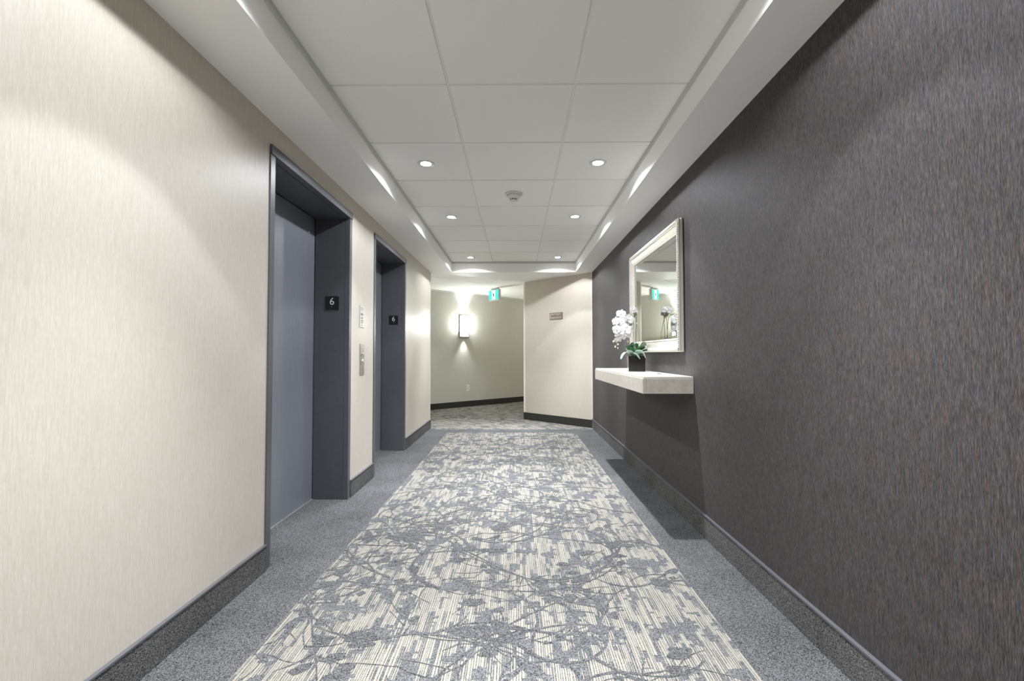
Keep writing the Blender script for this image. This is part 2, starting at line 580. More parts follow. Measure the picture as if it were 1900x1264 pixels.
# baseboards
def base_seg(name, P, D, L, side, h, th, m, strip=True, label=None):
    nrm = Vector((-D.y, D.x)) * side
    o = slab(name, P, D, L, th, 0.0, h, m, side)
    struct(o, label, 'baseboard')
    if strip:
        c = slab('edge_strip', P, D, L, th + 0.003, h, h + 0.007, 'strip', side)
        c.parent = o
    return o
YD = Vector((0, 1))
for k, (a, b) in enumerate(((YB, LIFTS[0][0] - 0.001), (LIFTS[0][1] + 0.001, LIFTS[1][0] - 0.001), (LIFTS[1][1] + 0.001, YE))):
    base_seg('baseboard_left', Vector((XL, a)), YD, b - a, -1, 0.118, 0.012, 'base_carpet',
             label='grey carpet baseboard strip ' + ('before the nearer lift', 'between the two lifts', 'past the farther lift')[k])
base_seg('baseboard_right', Vector((XR, YB)), YD, YE - YB, 1, 0.122, 0.012, 'base_carpet', label='grey carpet baseboard along the dark wall')
base_seg('baseboard_angled', A_CREAM + DC * 0.013, DC, LC - 0.013, 1, 0.112, 0.006, 'rubber', False, 'black rubber baseboard of the angled cream wall')
base_seg('baseboard_far', S0 - HD * 3.5, HD, 7.6, -1, 0.112, 0.006, 'rubber', False, 'black rubber baseboard under the sconce wall')
# corner beads
for k, (px, py, lab) in enumerate(((B_CREAM.x, B_CREAM.y, 'pale corner bead on the free edge of the angled wall'),
                                   (XL, YE, 'pale corner bead where the lift wall ends'))):
    bm = bmesh.new()
    if k == 0:
        a, b = B_CREAM - DC * 0.030, B_CREAM + HD * 0.026
        o1 = -HN * 0.0
        nC = Vector((-DC.y, DC.x)) * 0.003
        nH = Vector((-HD.y, HD.x)) * 0.003
        c = B_CREAM + nC + nH
        prism(bm, [(p.x, p.y) for p in (a, a + nC, c, b + nH, b, B_CREAM)][::-1], 0.114, SOF)
    else:
        nH = Vector((-HD.y, HD.x)) * 0.003
        c = Vector((XL, YE))
        prism(bm, [(p.x, p.y) for p in (c - YD * 0.012, c + Vector((0.003, -0.012)), c + Vector((0.003, 0)) + nH, c - HD * 0.026 + nH, c - HD * 0.026, c)], 0.126, SOF)
    struct(obj('trim_%d' % (k + 1), bm, 'bead'), lab, 'trim')
bm = bmesh.new()
prism(bm, [(XR - 0.010, YE - 0.016), (XR, YE - 0.016), (XR, YE), (XR - 0.010, YE + 0.009)], 0.13, SOF)
struct(obj('trim_3', bm, 'bead'), 'thin pale bead in the corner between dark and cream walls', 'trim')

# ------------------------------------------------------------------ ceiling: soffit, cove, tiles
GYE = GY0 + 7 * T                            # far edge of the tiled recess
GYB = GY0 - 8 * T
LX, RX = -0.9045, 0.8345
bm = bmesh.new()
box(bm, XL - 0.02, LX, YB, YE - 0.02, SOF, 2.40)
box(bm, RX, XR + 0.02, YB, YE - 0.02, SOF, 2.40)
box(bm, LX, RX, YB, GYB, SOF, 2.40)
prism(bm, [(LX, GYE - 0.012), (RX, GYE - 0.012), (RX, YE - 0.02), (LX, YE - 0.02)], SOF, 2.40)
prism(bm, [(XL - 0.0, YE - 0.02), (XR, YE - 0.02), (A_CREAM.x, A_CREAM.y), (B_CREAM.x, B_CREAM.y), (XL, YE)], SOF, 2.40)
box(bm, LX - 0.02, RX + 0.02, GYB - .02, GYE, 2.372, 2.40)
ceiling = struct(obj('ceiling', bm, 'paint'), 'white plaster soffit framing a recessed grid of square tiles', 'ceiling')

tile_cache = {}
def tile_mesh(wx, wy):
    k = (round(wx, 4), round(wy, 4))
    if k not in tile_cache:
        bm = bmesh.new()
        box(bm, -wx / 2, wx / 2, -wy / 2, wy / 2, 0, 0.014)
        me = finish(bm, 'ceiling_tile')
        me.materials.append(M['tile'])
        tile_cache[k] = me
    return tile_cache[k]
G = 0.0075
for r in range(-8, 7):
    for c in range(3):
        x0, x1 = GX[c] + (G if c else 0.002), GX[c + 1] - (G if c < 2 else 0.002)
        y0, y1 = GY0 + r * T + G, GY0 + (r + 1) * T - (G if r < 6 else 0.004)
        o = bpy.data.objects.new('ceiling_tile', tile_mesh(x1 - x0, y1 - y0))
        o.location = ((x0 + x1) / 2, (y0 + y1) / 2, TILE)
        COL.objects.link(o)
        o.parent = ceiling
for k in (1, 2):
    part_box('main_tee', 'tee', ceiling, GX[k] - 0.0075, GX[k] + 0.0075, GYB, GYE, TILE + 0.0045, TILE + 0.02)
for r in range(-7, 7):
    y = GY0 + r * T
    for c in range(3):
        part_box('cross_tee', 'tee', ceiling, GX[c] + 0.002 + 0.006 * (c > 0), GX[c + 1] - 0.002 - 0.006 * (c < 2), y - 0.0075, y + 0.0075, TILE + 0.005, TILE + 0.019)
# shadow moulding round the recess
part_box('edge_moulding', 'shadow_mould', ceiling, LX, LX + 0.010, GYB, GYE - 0.012, TILE - 0.024, TILE - 0.001)
part_box('edge_moulding', 'shadow_mould', ceiling, RX - 0.010, RX, GYB, GYE - 0.012, TILE - 0.024, TILE - 0.001)
part_box('edge_moulding', 'shadow_mould', ceiling, LX + .010, RX - .010, GYE - 0.022, GYE - 0.012, TILE - 0.024, TILE - 0.001)

# far hall ceiling, grid turned with the hall
E0, E1 = Vector((XL, YE)), B_CREAM
def clip(poly, P, nrm):
    out = []
    for i in range(len(poly)):
        a, b = poly[i], poly[(i + 1) % len(poly)]
        da, db = (a - P).dot(nrm), (b - P).dot(nrm)
        if da >= 0:
            out.append(a)
        if (da >= 0) != (db >= 0):
            out.append(a + (b - a) * (da / (da - db)))
    return out
bm = bmesh.new()
a0, a1 = S0 - HD * 4 - HN * 0.1, S0 + HD * 4.4 - HN * 0.1
b1, b0 = a1 + HN * 4.6, a0 + HN * 4.6
prism(bm, [(p.x, p.y) for p in (b0, b1, a1, a0)], 2.405, 2.44)
hall_ceiling = struct(obj('ceiling_hall', bm, 'paint'), 'white tiled ceiling of the far hall, grid set diagonally', 'ceiling')
nE = Vector((-(E1 - E0).y, (E1 - E0).x)).normalized()
HW_LINE = 2.02                               # near side of the hall, measured from the sconce wall
for i in range(-6, 7):
    for j in range(0, 5):
        s0, s1 = 0.26 + i * T + 0.006, 0.26 + (i + 1) * T - 0.006
        t0, t1 = 0.02 + j * T + 0.006, 0.02 + (j + 1) * T - 0.006
        poly = [S0 + HD * s + HN * t for s, t in ((s0, t1), (s1, t1), (s1, t0), (s0, t0))]
        mid = sum(poly, Vector((0, 0))) / 4
        # the hall itself plus the throat where the lobby opens into it
        poly = clip(poly, E0 + nE * 0.004, nE)
        if len(poly) >= 3 and mid.x > E1.x:
            poly = clip(poly, E1 - HN * 0.004, -HN)
        if len(poly) >= 3 and mid.x < XL:
            poly = clip(poly, E0 - HN * 0.004, -HN)
        if len(poly) < 3:
            continue
        c = sum(poly, Vector((0, 0))) / len(poly)
        bm = bmesh.new()
        prism(bm, [(p.x - c.x, p.y - c.y) for p in poly], 0, 0.012)
        o = obj('ceiling_tile', bm, 'tile', hall_ceiling)
        o.location = (c.x, c.y, HALLZ)
bm = bmesh.new()
for i in range(-6, 8):
    P = S0 + HD * (0.26 + i * T)
    pts = [P - HD * 0.0075, P + HD * 0.0075, P + HD * 0.0075 + HN * 2.02, P - HD * 0.0075 + HN * 2.02]
    prism(bm, [(p.x, p.y) for p in pts], HALLZ + 0.005, HALLZ + 0.02)
obj('cross_tees', bm, 'tee', hall_ceiling)['kind'] = 'stuff'
m = slab('wall_angle', S0 - HD * 3.5, HD, 7.6, 0.022, HALLZ - 0.020, HALLZ + 0.001, 'tee', -1)
m.parent = hall_ceiling

# ------------------------------------------------------------------ lift entrances
for k, (a, b) in enumerate(LIFTS):
    d = bpy.data.objects.new('door_%d' % (k + 1), None)
    COL.objects.link(d)
    d.location = (XL, (a + b) / 2, 0)
    struct(d, ('nearer', 'farther')[k] + ' lift doorway, charcoal steel frame around a recessed grey door', 'lift door')
    y0, y1, W = a - (a + b) / 2, b - (a + b) / 2, 0.045
    hz = 2.016
    part_box('jamb', 'frame_grey', d, -0.03, 0.006, y0, y0 + W, 0, hz, bevel=0.002)
    part_box('jamb', 'frame_grey', d, -0.03, 0.006, y1 - W, y1, 0, hz, bevel=0.002)
    part_box('header', 'frame_grey', d, -0.03, 0.012, y0, y1, hz, 2.064, bevel=0.002)
    dep = XDOOR - XL
    part_box('return_panel', 'return_grey', d, dep, -0.03, y0 + W - 0.03, y0 + W, 0, hz)
    part_box('return_panel', 'return_grey', d, dep, -0.03, y1 - W, y1 - W + 0.03, 0, hz)
    part_box('head_panel', 'return_grey', d, dep, -0.03, y0 + W, y1 - W, hz - 0.004, hz + 0.03)
    dp = part_box('door_panel', 'lift_door', d, dep - 0.045, dep - 0.006, y0 + W - 0.028, y1 - W + 0.028, 0.008, hz - 0.006)
    part_box('sill', 'steel_light', d, dep - 0.05, dep + 0.004, y0 + W, y1 - W, 0, 0.006)
    bm = bmesh.new()
    lathe(bm, [(0.007, -0.006), (0.007, 0.003), (0.004, 0.004)], 14, 'x', dep, y1 - W - 0.105, 1.885)
    obj('release_keyhole', bm, 'steel_light', dp)
    # floor number plate on the far return panel
    pl = thing('floor_number_plate', 'small black square plate reading 6 in the ' + ('nearer', 'farther')[k] + ' lift doorway', 'number plate',
               (-1.3235, b - W, 1.352), 0, 'floor number plates')
    bm = bmesh.new()
    box(bm, -0.049, 0.049, -0.004, -0.0003, 0, 0.098)
    obj('plate', bm, 'black', pl, bevel=0.001)
    me = text_mesh('6', 0.072, 0.0008)
    me.transform(Matrix.Rotation(math.pi / 2, 4, 'X'))
    o = obj('numeral', me, 'numeral', pl)
    o.location = (0, -0.0045, 0.058)
    for q, (u, v) in enumerate(((-0.003, 0.024), (0.003, 0.0205))):
        bm = bmesh.new()
        bmesh.ops.create_icosphere(bm, subdivisions=1, radius=0.0017)
        o = obj('braille_dot', bm, 'numeral', pl)
        o.location = (u, -0.0045, v)

# ------------------------------------------------------------------ lift call panel and notice plate
cp_ = thing('call_panel', 'brushed steel lift call panel with two round buttons between the lifts', 'call panel', (XL, 3.587, 0.873))
part_box('faceplate', 'steel', cp_, 0.0003, 0.005, -0.047, 0.047, 0, 0.241, bevel=0.001)
for z in (0.156, 0.099):
    bm = bmesh.new()
    lathe(bm, [(0.020, 0.005), (0.020, 0.008), (0.015, 0.008), (0.015, 0.012), (0.012, 0.013)], 22, 'x', 0, 0, z)
    obj('button', bm, 'chrome', cp_, True)
for z in (0.207, 0.040):
    bm = bmesh.new()
    lathe(bm, [(0.006, 0.004), (0.006, 0.0065), (0.003, 0.007)], 12, 'x', 0, 0.003, z)
    obj('screw', bm, 'chrome', cp_)
npl = thing('notice_plate', 'narrow brushed aluminium notice plate above the lift call panel', 'notice plate', (XL, 3.58, 1.242))
part_box('faceplate', 'steel_light', npl, 0.0003, 0.004, -0.05, 0.05, 0, 0.170, bevel=0.001)
rn = random.Random(3)
bm = bmesh.new()
for i, z in enumerate((0.148, 0.136, 0.104, 0.098, 0.090, 0.076, 0.070, 0.064, 0.052, 0.046, 0.038, 0.032)):
    y0 = -0.036 + rn.uniform(0, 0.012)
    box(bm, 0.0041, 0.0045, y0, rn.uniform(0.012, 0.036), z, z + (0.003 if i not in (2, 3) else 0.005))
box(bm, 0.0041, 0.0045, -0.008, 0.008, 0.012, 0.020)
o = obj('engraved_marks', bm, 'engrave', npl)
o['kind'] = 'stuff'

# ------------------------------------------------------------------ console shelf on the dark wall
Y0s, Y1s, XF = 2.79, 4.47, 0.762
sh = thing('console_shelf', 'cream limestone wall console shelf under the mirror', 'shelf', (XR, (Y0s + Y1s) / 2, 0.793))
q0, q1, qx = Y0s - sh.location.y, Y1s - sh.location.y, XF - XR
part_box('front_apron', 'stone', sh, qx, qx + 0.02, q0 + 0.02, q1 - 0.02, 0, 0.090, bevel=0.001)
part_box('end_apron', 'stone', sh, qx + 0.0205, -0.0005, q0, q0 + 0.02, 0, 0.090, bevel=0.001)
part_box('end_apron', 'stone', sh, qx + 0.0205, -0.0005, q1 - 0.02, q1, 0, 0.090, bevel=0.001)
part_box('corner_post', 'stone', sh, qx, qx + 0.0195, q0, q0 + 0.0195, 0, 0.090, bevel=0.001)
part_box('corner_post', 'stone', sh, qx, qx + 0.0195, q1 - 0.0195, q1, 0, 0.090, bevel=0.001)
part_box('bottom_panel', 'stone', sh, qx + 0.0205, -0.0005, q0 + 0.0205, q1 - 0.0205, 0.004, 0.02)
part_box('top_slab', 'stone_top', sh, qx + 0.004, -0.0005, q0 + 0.004, q1 - 0.004, 0.091, 0.103, bevel=0.0015)
bm = bmesh.new()
lathe(bm, [(0.018, 0), (0.018, 0.002), (0.014, 0.003), (0.013, 0.0015), (0.0, 0.0015)][:4], 24)
o = tag(obj('cable_cap', bm, 'black', None, True), 'small flat black round cap lying on the console shelf', 'cap')
o.location = (0.985, 3.20, 0.8962)

# ------------------------------------------------------------------ mirror
MY0, MY1, MZ0, MZ1 = 2.925, 4.190, 1.046, 1.904
mr = thing('wall_mirror', 'large mirror in a pale champagne frame hanging above the shelf', 'mirror', (XR, (MY0 + MY1) / 2, MZ0))
hw, hh = (MY1 - MY0) / 2, (MZ1 - MZ0)
# profile: distance from the outer edge, height off the wall
prof = [(0.004, 0.0045), (0.0, 0.006), (0.0, 0.015), (0.002, 0.017), (0.007, 0.018), (0.007, 0.024), (0.003, 0.026), (0.002, 0.031), (0.004, 0.0335),
        (0.012, 0.0375), (0.023, 0.0375), (0.030, 0.0335), (0.032, 0.035), (0.035, 0.035), (0.037, 0.030), (0.060, 0.021), (0.077, 0.013),
        (0.080, 0.0165), (0.086, 0.0165), (0.090, 0.012), (0.090, 0.005)]
def rail(name, P0, P1, inward, m):
    """mitred frame member; P0,P1 outer corners in (y,z); inward = unit vector to the glass"""
    along = (Vector(P1) - Vector(P0)).normalized()
    bm = bmesh.new()
    A = [bm.verts.new((-h, *(Vector(P0) + Vector(inward) * d + along * d))) for d, h in prof]
    B = [bm.verts.new((-h, *(Vector(P1) + Vector(inward) * d - along * d))) for d, h in prof]
    for i in range(len(prof) - 1):
        f = bm.faces.new((A[i], A[i + 1], B[i + 1], B[i]))
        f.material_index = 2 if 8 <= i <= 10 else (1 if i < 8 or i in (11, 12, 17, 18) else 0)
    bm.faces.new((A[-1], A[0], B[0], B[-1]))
    return obj(name, bm, ['mframe', 'mframe_light', 'mframe_gap_shade'], mr)
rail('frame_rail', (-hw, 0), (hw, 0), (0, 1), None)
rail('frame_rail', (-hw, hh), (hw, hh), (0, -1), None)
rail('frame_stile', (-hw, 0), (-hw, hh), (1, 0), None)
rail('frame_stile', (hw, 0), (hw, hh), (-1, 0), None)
# ribbed band
def ribs(P0, P1, inward, n):
    bm = bmesh.new()
    P0, P1, inward = Vector(P0), Vector(P1), Vector(inward)
    al = (P1 - P0).normalized()
    L = (P1 - P0).length
    for i in range(n):
        c = P0 + al * (0.024 + (L - 0.048) * (i + 0.5) / n)
        w = 0.0036
        rows_ = []
        for d, h in ((0.0035, 0.0335), (0.0045, 0.0375), (0.0120, 0.0415), (0.0225, 0.0415), (0.0295, 0.0375), (0.0305, 0.0335)):
            q = c + inward * d
            rows_.append([bm.verts.new((-(h - e), q.x + al.x * s_, q.y + al.y * s_)) for s_, e in ((-w, 0.004), (-w * 0.5, 0.0), (w * 0.5, 0.0), (w, 0.004))])
        for ra, rb in zip(rows_, rows_[1:]):
            for j in range(3):
                bm.faces.new((ra[j], ra[j + 1], rb[j + 1], rb[j]))
    o = obj('ribbed_band', bm, 'mframe_light', mr)
    o['kind'] = 'stuff'
ribs((-hw, 0), (hw, 0), (0, 1), 112)
ribs((-hw, hh), (hw, hh), (0, -1), 112)
ribs((-hw, 0), (-hw, hh), (1, 0), 76)
ribs((hw, 0), (hw, hh), (-1, 0), 76)
part_box('backing', 'mback', mr, -0.0045, -0.0005, -hw + 0.006, hw - 0.006, 0.006, hh - 0.006)
bm = bmesh.new()
gy, gz0, gz1, bv = hw - 0.088, 0.088, hh - 0.088, 0.022
o4 = [bm.verts.new(p) for p in ((-0.0075, -gy, gz0), (-0.0075, gy, gz0), (-0.0075, gy, gz1), (-0.0075, -gy, gz1))]
i4 = [bm.verts.new(p) for p in ((-0.0100, -gy + bv, gz0 + bv), (-0.0100, gy - bv, gz0 + bv), (-0.0100, gy - bv, gz1 - bv), (-0.0100, -gy + bv, gz1 - bv))]
bk = [bm.verts.new((-0.005, v.co.y, v.co.z)) for v in o4]
bm.faces.new(i4)
bm.faces.new(bk[::-1])
for i in range(4):
    j = (i + 1) % 4
    bm.faces.new((o4[i], o4[j], i4[j], i4[i]))
    bm.faces.new((bk[i], bk[j], o4[j], o4[i]))
obj('bevelled_glass', bm, 'mirror', mr)

# ------------------------------------------------------------------ orchid in a square black pot
PC = Vector((0.943, 3.643, 0.8962))
orc = thing('potted_orchid', 'white moth orchid with glossy leaves in a square black pot on the shelf', 'orchid', PC, math.radians(-8))
inv = Matrix.Translation(PC) @ Matrix.Rotation(math.radians(-8), 4, 'Z')
inv.invert()
def loc(px, py, Y=3.80):
    """a point read off the photo in the orchid crop, in the plant's own space"""
    return inv @ pix_y(1130 + px / 9.03, 560 + py / 9.03, Y - 0.165)
bm = bmesh.new()
hp, ht = 0.064, 0.122
for (r0, z0, r1, z1) in ((hp - 0.002, 0.0, hp, ht),):
    a = [bm.verts.new((sx * r0, sy * r0, z0)) for sx, sy in ((-1, -1), (1, -1), (1, 1), (-1, 1))]
    b = [bm.verts.new((sx * r1, sy * r1, z1)) for sx, sy in ((-1, -1), (1, -1), (1, 1), (-1, 1))]
    c = [bm.verts.new((sx * (r1 - 0.006), sy * (r1 - 0.006), z1)) for sx, sy in ((-1, -1), (1, -1), (1, 1), (-1, 1))]
    e = [bm.verts.new((sx * (r1 - 0.007), sy * (r1 - 0.007), z1 - 0.03)) for sx, sy in ((-1, -1), (1, -1), (1, 1), (-1, 1))]
    bm.faces.new(a[::-1])
    bm.faces.new(e)
    for u, v in ((a, b), (b, c), (c, e)):
        for i in range(4):
            bm.faces.new((u[i], u[(i + 1) % 4], v[(i + 1) % 4], v[i]))
obj('pot', bm, 'pot', orc, bevel=0.003)
bm = bmesh.new()
bmesh.ops.create_grid(bm, x_segments=10, y_segments=10, size=0.056)
rr = random.Random(2)
for v in bm.verts:
    v.co.z = ht - 0.014 + 0.012 * (1 - (v.co.length / 0.08) ** 2) + rr.uniform(-0.002, 0.002)
obj('moss', bm, 'moss', orc)

def smooth_path(pts, k=6):
    out = []
    P = [Vector(p) for p in pts]
    for i in range(len(P) - 1):
        p0, p1, p2, p3 = P[max(i - 1, 0)], P[i], P[i + 1], P[min(i + 2, len(P) - 1)]
        for j in range(k):
            t = j / k
            out.append(0.5 * ((2 * p1) + (p2 - p0) * t + (2 * p0 - 5 * p1 + 4 * p2 - p3) * t * t + (3 * p1 - p0 - 3 * p2 + p3) * t ** 3))
    out.append(P[-1])
    return out
def stem(name, pts, r, m, r1=None):
    bm = bmesh.new()
    tube(bm, smooth_path(pts), r, 8, r1)
    return obj(name, bm, m, orc, True)
root = Vector((0, 0, ht - 0.01))
stem('flower_stem', [root + Vector((-.005, 0, 0)), loc(425, 640, 3.80), loc(420, 400, 3.79), loc(405, 250, 3.78), loc(350, 205, 3.775), loc(270, 225, 3.77), loc(200, 320, 3.765), loc(170, 450, 3.76), loc(160, 580, 3.76), loc(130, 660, 3.76), loc(125, 740, 3.76)], 0.0028, 'stem', 0.0012)
stem('flower_stem', [root + Vector((.006, 0.006, 0)), loc(500, 690, 3.82), loc(485, 500, 3.82), loc(462, 330, 3.81), loc(430, 230, 3.80), loc(380, 200, 3.79), loc(340, 290, 3.77), loc(310, 400, 3.76), loc(290, 540, 3.755), loc(300, 640, 3.755)], 0.0026, 'stem', 0.0012)
stem('stake', [root + Vector((.002, .004, 0)), loc(450, 640, 3.805), loc(455, 420, 3.805), loc(463, 205, 3.805)], 0.0020, 'stake')
stem('stake', [root + Vector((-.008, .006, 0)), loc(403, 640, 3.81), loc(408, 420, 3.81), loc(412, 260, 3.81)], 0.0016, 'stake')

# leaves: strap shaped, folded along the midrib
def leaf(px_pts, width, m, Ys, twist=0.0):
    pts = smooth_path([root + Vector((0, 0, -0.006))] + [loc(px, py, Y) for (px, py), Y in zip(px_pts, Ys)], 5)
    bm = bmesh.new()
    rows = []
    k = len(pts) - 1
    for i, p in enumerate(pts):
        t = i / k
        ww = width * (math.sin(math.pi * min(1, t * 0.82 + 0.14)) ** 0.75) if t < 1 else 0.002
        tg = (pts[min(i + 1, k)] - pts[max(i - 1, 0)]).normalized()
        side = tg.cross(Vector((0, 0, 1)))
        if side.length < 0.2:
            side = tg.cross(Vector((0.3, 1, 0)))
        side = (side.normalized() * math.cos(twist) + tg.cross(side.normalized()) * math.sin(twist))
        upv = side.cross(tg).normalized()
        rows.append([bm.verts.new(p + side * ww * s + upv * (abs(s) ** 1.5) * ww * 0.30) for s in (-1, -0.5, 0, 0.5, 1)])
    for a, b in zip(rows, rows[1:]):
        for j in range(4):
            bm.faces.new((a[j], a[j + 1], b[j + 1], b[j]))
    o = obj('leaf', bm, m, orc, True)
    sd = o.modifiers.new('thickness', 'SOLIDIFY')
    sd.thickness = 0.0018
    return o
leaf([(330, 845), (250, 880), (200, 965)], 0.026, 'leaf_pale', (3.77, 3.74, 3.72), 0.3)
leaf([(340, 800), (280, 745)], 0.027, 'leaf', (3.79, 3.775), 0.6)
leaf([(400, 800), (398, 680)], 0.030, 'leaf', (3.78, 3.79), 0.1)
leaf([(465, 800), (460, 690)], 0.024, 'leaf', (3.83, 3.84), 0.2)
leaf([(510, 780), (560, 720), (625, 735)], 0.034, 'leaf_pale', (3.83, 3.85, 3.86), -0.7)
leaf([(500, 825), (560, 775), (595, 745)], 0.030, 'leaf', (3.79, 3.78, 3.77), -0.6)
leaf([(560, 840), (640, 820), (690, 845)], 0.026, 'leaf', (3.80, 3.80, 3.80), -0.2)
leaf([(500, 860), (570, 870), (612, 945)], 0.031, 'leaf_pale', (3.76, 3.735, 3.72), -0.5)
leaf([(450, 890), (480, 920), (520, 960)], 0.026, 'leaf_pale', (3.755, 3.74, 3.73), -0.4)

# flowers
def petal_mesh(L, W, cup):
    bm = bmesh.new()
    n1, n2 = 6, 4
    rows = []
    for i in range(n1 + 1):
        t = i / n1
        ww = W * (math.sin(math.pi * (0.10 + 0.84 * t)) ** 0.62)
        rows.append([bm.verts.new((ww * s, L * t, -cup * L * (t * t) * 0.4 + 0.10 * W * math.cos(3 * s) + 0.04 * W * math.sin(5 * t + 3 * s))) for s in (-1, -0.5, 0, 0.5, 1)])
    for a, b in zip(rows, rows[1:]):
        for j in range(n2):
            bm.faces.new((a[j], a[j + 1], b[j + 1], b[j]))
    me = finish(bm, 'petal', True)
    me.materials.append(M['petal'])
    return me
P_WIDE, P_SEP = petal_mesh(0.036, 0.021, 0.25), petal_mesh(0.034, 0.0125, 0.30)
bm = bmesh.new()
bmesh.ops.create_icosphere(bm, subdivisions=2, radius=0.0065, matrix=Matrix.Diagonal((0.85, 1.15, 0.8, 1)))
LIPM = finish(bm, 'flower_lip', True)
LIPM.materials.append(M['lip'])
def flower(px, py, size, Y, face, roll):
    e = bpy.data.objects.new('flower', LIPM)
    COL.objects.link(e)
    e.parent = orc
    q = Vector(face).normalized().to_track_quat('Z', 'Y')
    e.matrix_local = Matrix.Translation(loc(px, py, Y)) @ q.to_matrix().to_4x4() @ Matrix.Rotation(roll, 4, 'Z') @ Matrix.Scale(size * 1.14, 4)
    for ang, me in ((90, P_SEP), (215, P_SEP), (325, P_SEP), (18, P_WIDE), (162, P_WIDE)):
        p = bpy.data.objects.new('petal', me)
        COL.objects.link(p)
        p.parent = e
        p.matrix_local = Matrix.Translation((0, 0, -0.002 - 0.001 * (me is P_SEP))) @ Matrix.Rotation(math.radians(ang - 90), 4, 'Z') @ Matrix.Rotation(math.radians(14), 4, 'X')
for px, py, s, Y, face, roll in (
        (415, 140, 1.05, 3.80, (0.5, -0.6, 0.6), 0.2), (435, 205, 0.9, 3.815, (0.9, -0.5, 0.0), 0.6),
        (200, 205, 0.98, 3.765, (-0.3, -1, 0.35), -0.2), (115, 330, 0.95, 3.75, (-0.8, -0.8, 0.1), 0.1),
        (190, 345, 0.95, 3.74, (-0.2, -1, 0.1), 0.5), (325, 290, 1.05, 3.75, (0.25, -1, 0.2), -0.3),
        (325, 385, 0.95, 3.76, (0.5, -0.9, -0.1), 0.1), (128, 465, 1.0, 3.745, (-0.7, -0.8, 0.0), 0.0),
        (265, 475, 1.2, 3.725, (0.05, -1, 0.1), 0.1), (285, 565, 1.0, 3.735, (0.2, -1, -0.25), 0.4),
        (235, 280, 0.9, 3.755, (-0.1, -1, 0.3), 0.7), (225, 400, 0.95, 3.735, (-0.3, -1, 0.0), -0.5), (345, 470, 0.9, 3.745, (0.5, -0.9, 0.0), 0.3),
        (165, 560, 0.92, 3.745, (-0.4, -1, -0.2), -0.4), (150, 640, 0.72, 3.75, (-0.2, -1, -0.5), 0.2)):
    flower(px, py, s, Y, face, roll)
for px, py, r, Y in ((76, 668, 0.0085, 3.755), (150, 715, 0.0070, 3.76), (105, 755, 0.0075, 3.76), (147, 778, 0.0055, 3.76), (467, 362, 0.0065, 3.80), (318, 665, 0.007, 3.755)):
    bm = bmesh.new()
    bmesh.ops.create_icosphere(bm, subdivisions=2, radius=r, matrix=Matrix.Diagonal((0.8, 0.8, 1.25, 1)))
    o = obj('bud', bm, 'bud', orc, True)
    o.location = loc(px, py, Y)

# ------------------------------------------------------------------ ceiling spotlights
def spot(parent, power, half, blend, z):
    l = bpy.data.lights.new('beam', 'SPOT')
    l.energy = power
    l.spot_size = 2 * math.radians(half)
    l.spot_blend = blend
    l.shadow_soft_size = 0.022
    l.color = LAMP_COL
    o = bpy.data.objects.new('beam', l)
    COL.objects.link(o)
    o.parent = parent
    o.location = (0, 0, z)
    return o
bm = bmesh.new()
lathe(bm, [(0.0355, 0.0), (0.055, -0.0035), (0.057, -0.001), (0.057, 0.003), (0.033, 0.003)], 28, cap=False)
RING = finish(bm, 'trim_ring', True)
RING.materials.append(M['white_plastic'])
bm = bmesh.new()
lathe(bm, [(0.036, 0.002), (0.036, 0.0002), (0.024, -0.0022), (0.006, -0.0035)], 24)
LENS = finish(bm, 'lamp_lens', True)
LENS.materials.append(M['lens'])
rows = [(1, 'nearest pair, tile row before the smoke detector'), (3, 'middle pair, just past the smoke detector'), (6, 'farthest pair, at the end of the recess'),
        (-2, 'overhead pair before the first lift'), (-4, 'pair straight above the viewer'), (-7, 'pair behind the viewer')]
for r, where in rows:
    for side, x in (('left', -0.612), ('right', 0.555)):
        y = GY0 + (r + 0.5) * T
        o = thing('ceiling_spotlight', '%s recessed ceiling spotlight of the %s' % (side, where), 'ceiling light', (x, y, TILE - 0.0032), 0, 'recessed ceiling spotlights')
        for nm, me in (('trim_ring', RING), ('lamp_lens', LENS)):
            c = bpy.data.objects.new(nm, me)
            COL.objects.link(c)
            c.parent = o
        spot(o, WIDE_W, 76, 0.32, -0.010)
        spot(o, NARROW_W, 43.5, 0.16, -0.010)
        spot(o, TIGHT_W, 33, 1.0, -0.010)

# ------------------------------------------------------------------ smoke detector
sd = thing('smoke_detector', 'cream round smoke detector on the central ceiling tile', 'smoke detector', (-0.019, 3.69, TILE))
bm = bmesh.new()
lathe(bm, [(0.071, 0.0), (0.071, -0.008), (0.066, -0.014), (0.060, -0.016)], 36)
obj('base', bm, 'offwhite_plastic', sd, True)
bm = bmesh.new()
lathe(bm, [(0.058, -0.016), (0.052, -0.028), (0.036, -0.044)], 36)
obj('body', bm, 'offwhite_plastic', sd, True)
bm = bmesh.new()
lathe(bm, [(0.026, -0.044), (0.026, -0.054)], 24)
obj('sensor_slot', bm, 'slot', sd)
bm = bmesh.new()
lathe(bm, [(0.032, -0.054), (0.031, -0.058), (0.018, -0.061)], 30)
obj('cap', bm, 'offwhite_plastic', sd, True)
for i in range(8):
    a = 2 * math.pi * i / 8 + math.pi / 2 + 0.1
    bm = bmesh.new()
    box(bm, 0.024, 0.031, -0.003, 0.003, -0.055, -0.043)
    o = obj('rib', bm, 'offwhite_plastic', sd)
    o.rotation_euler = (0, 0, a)

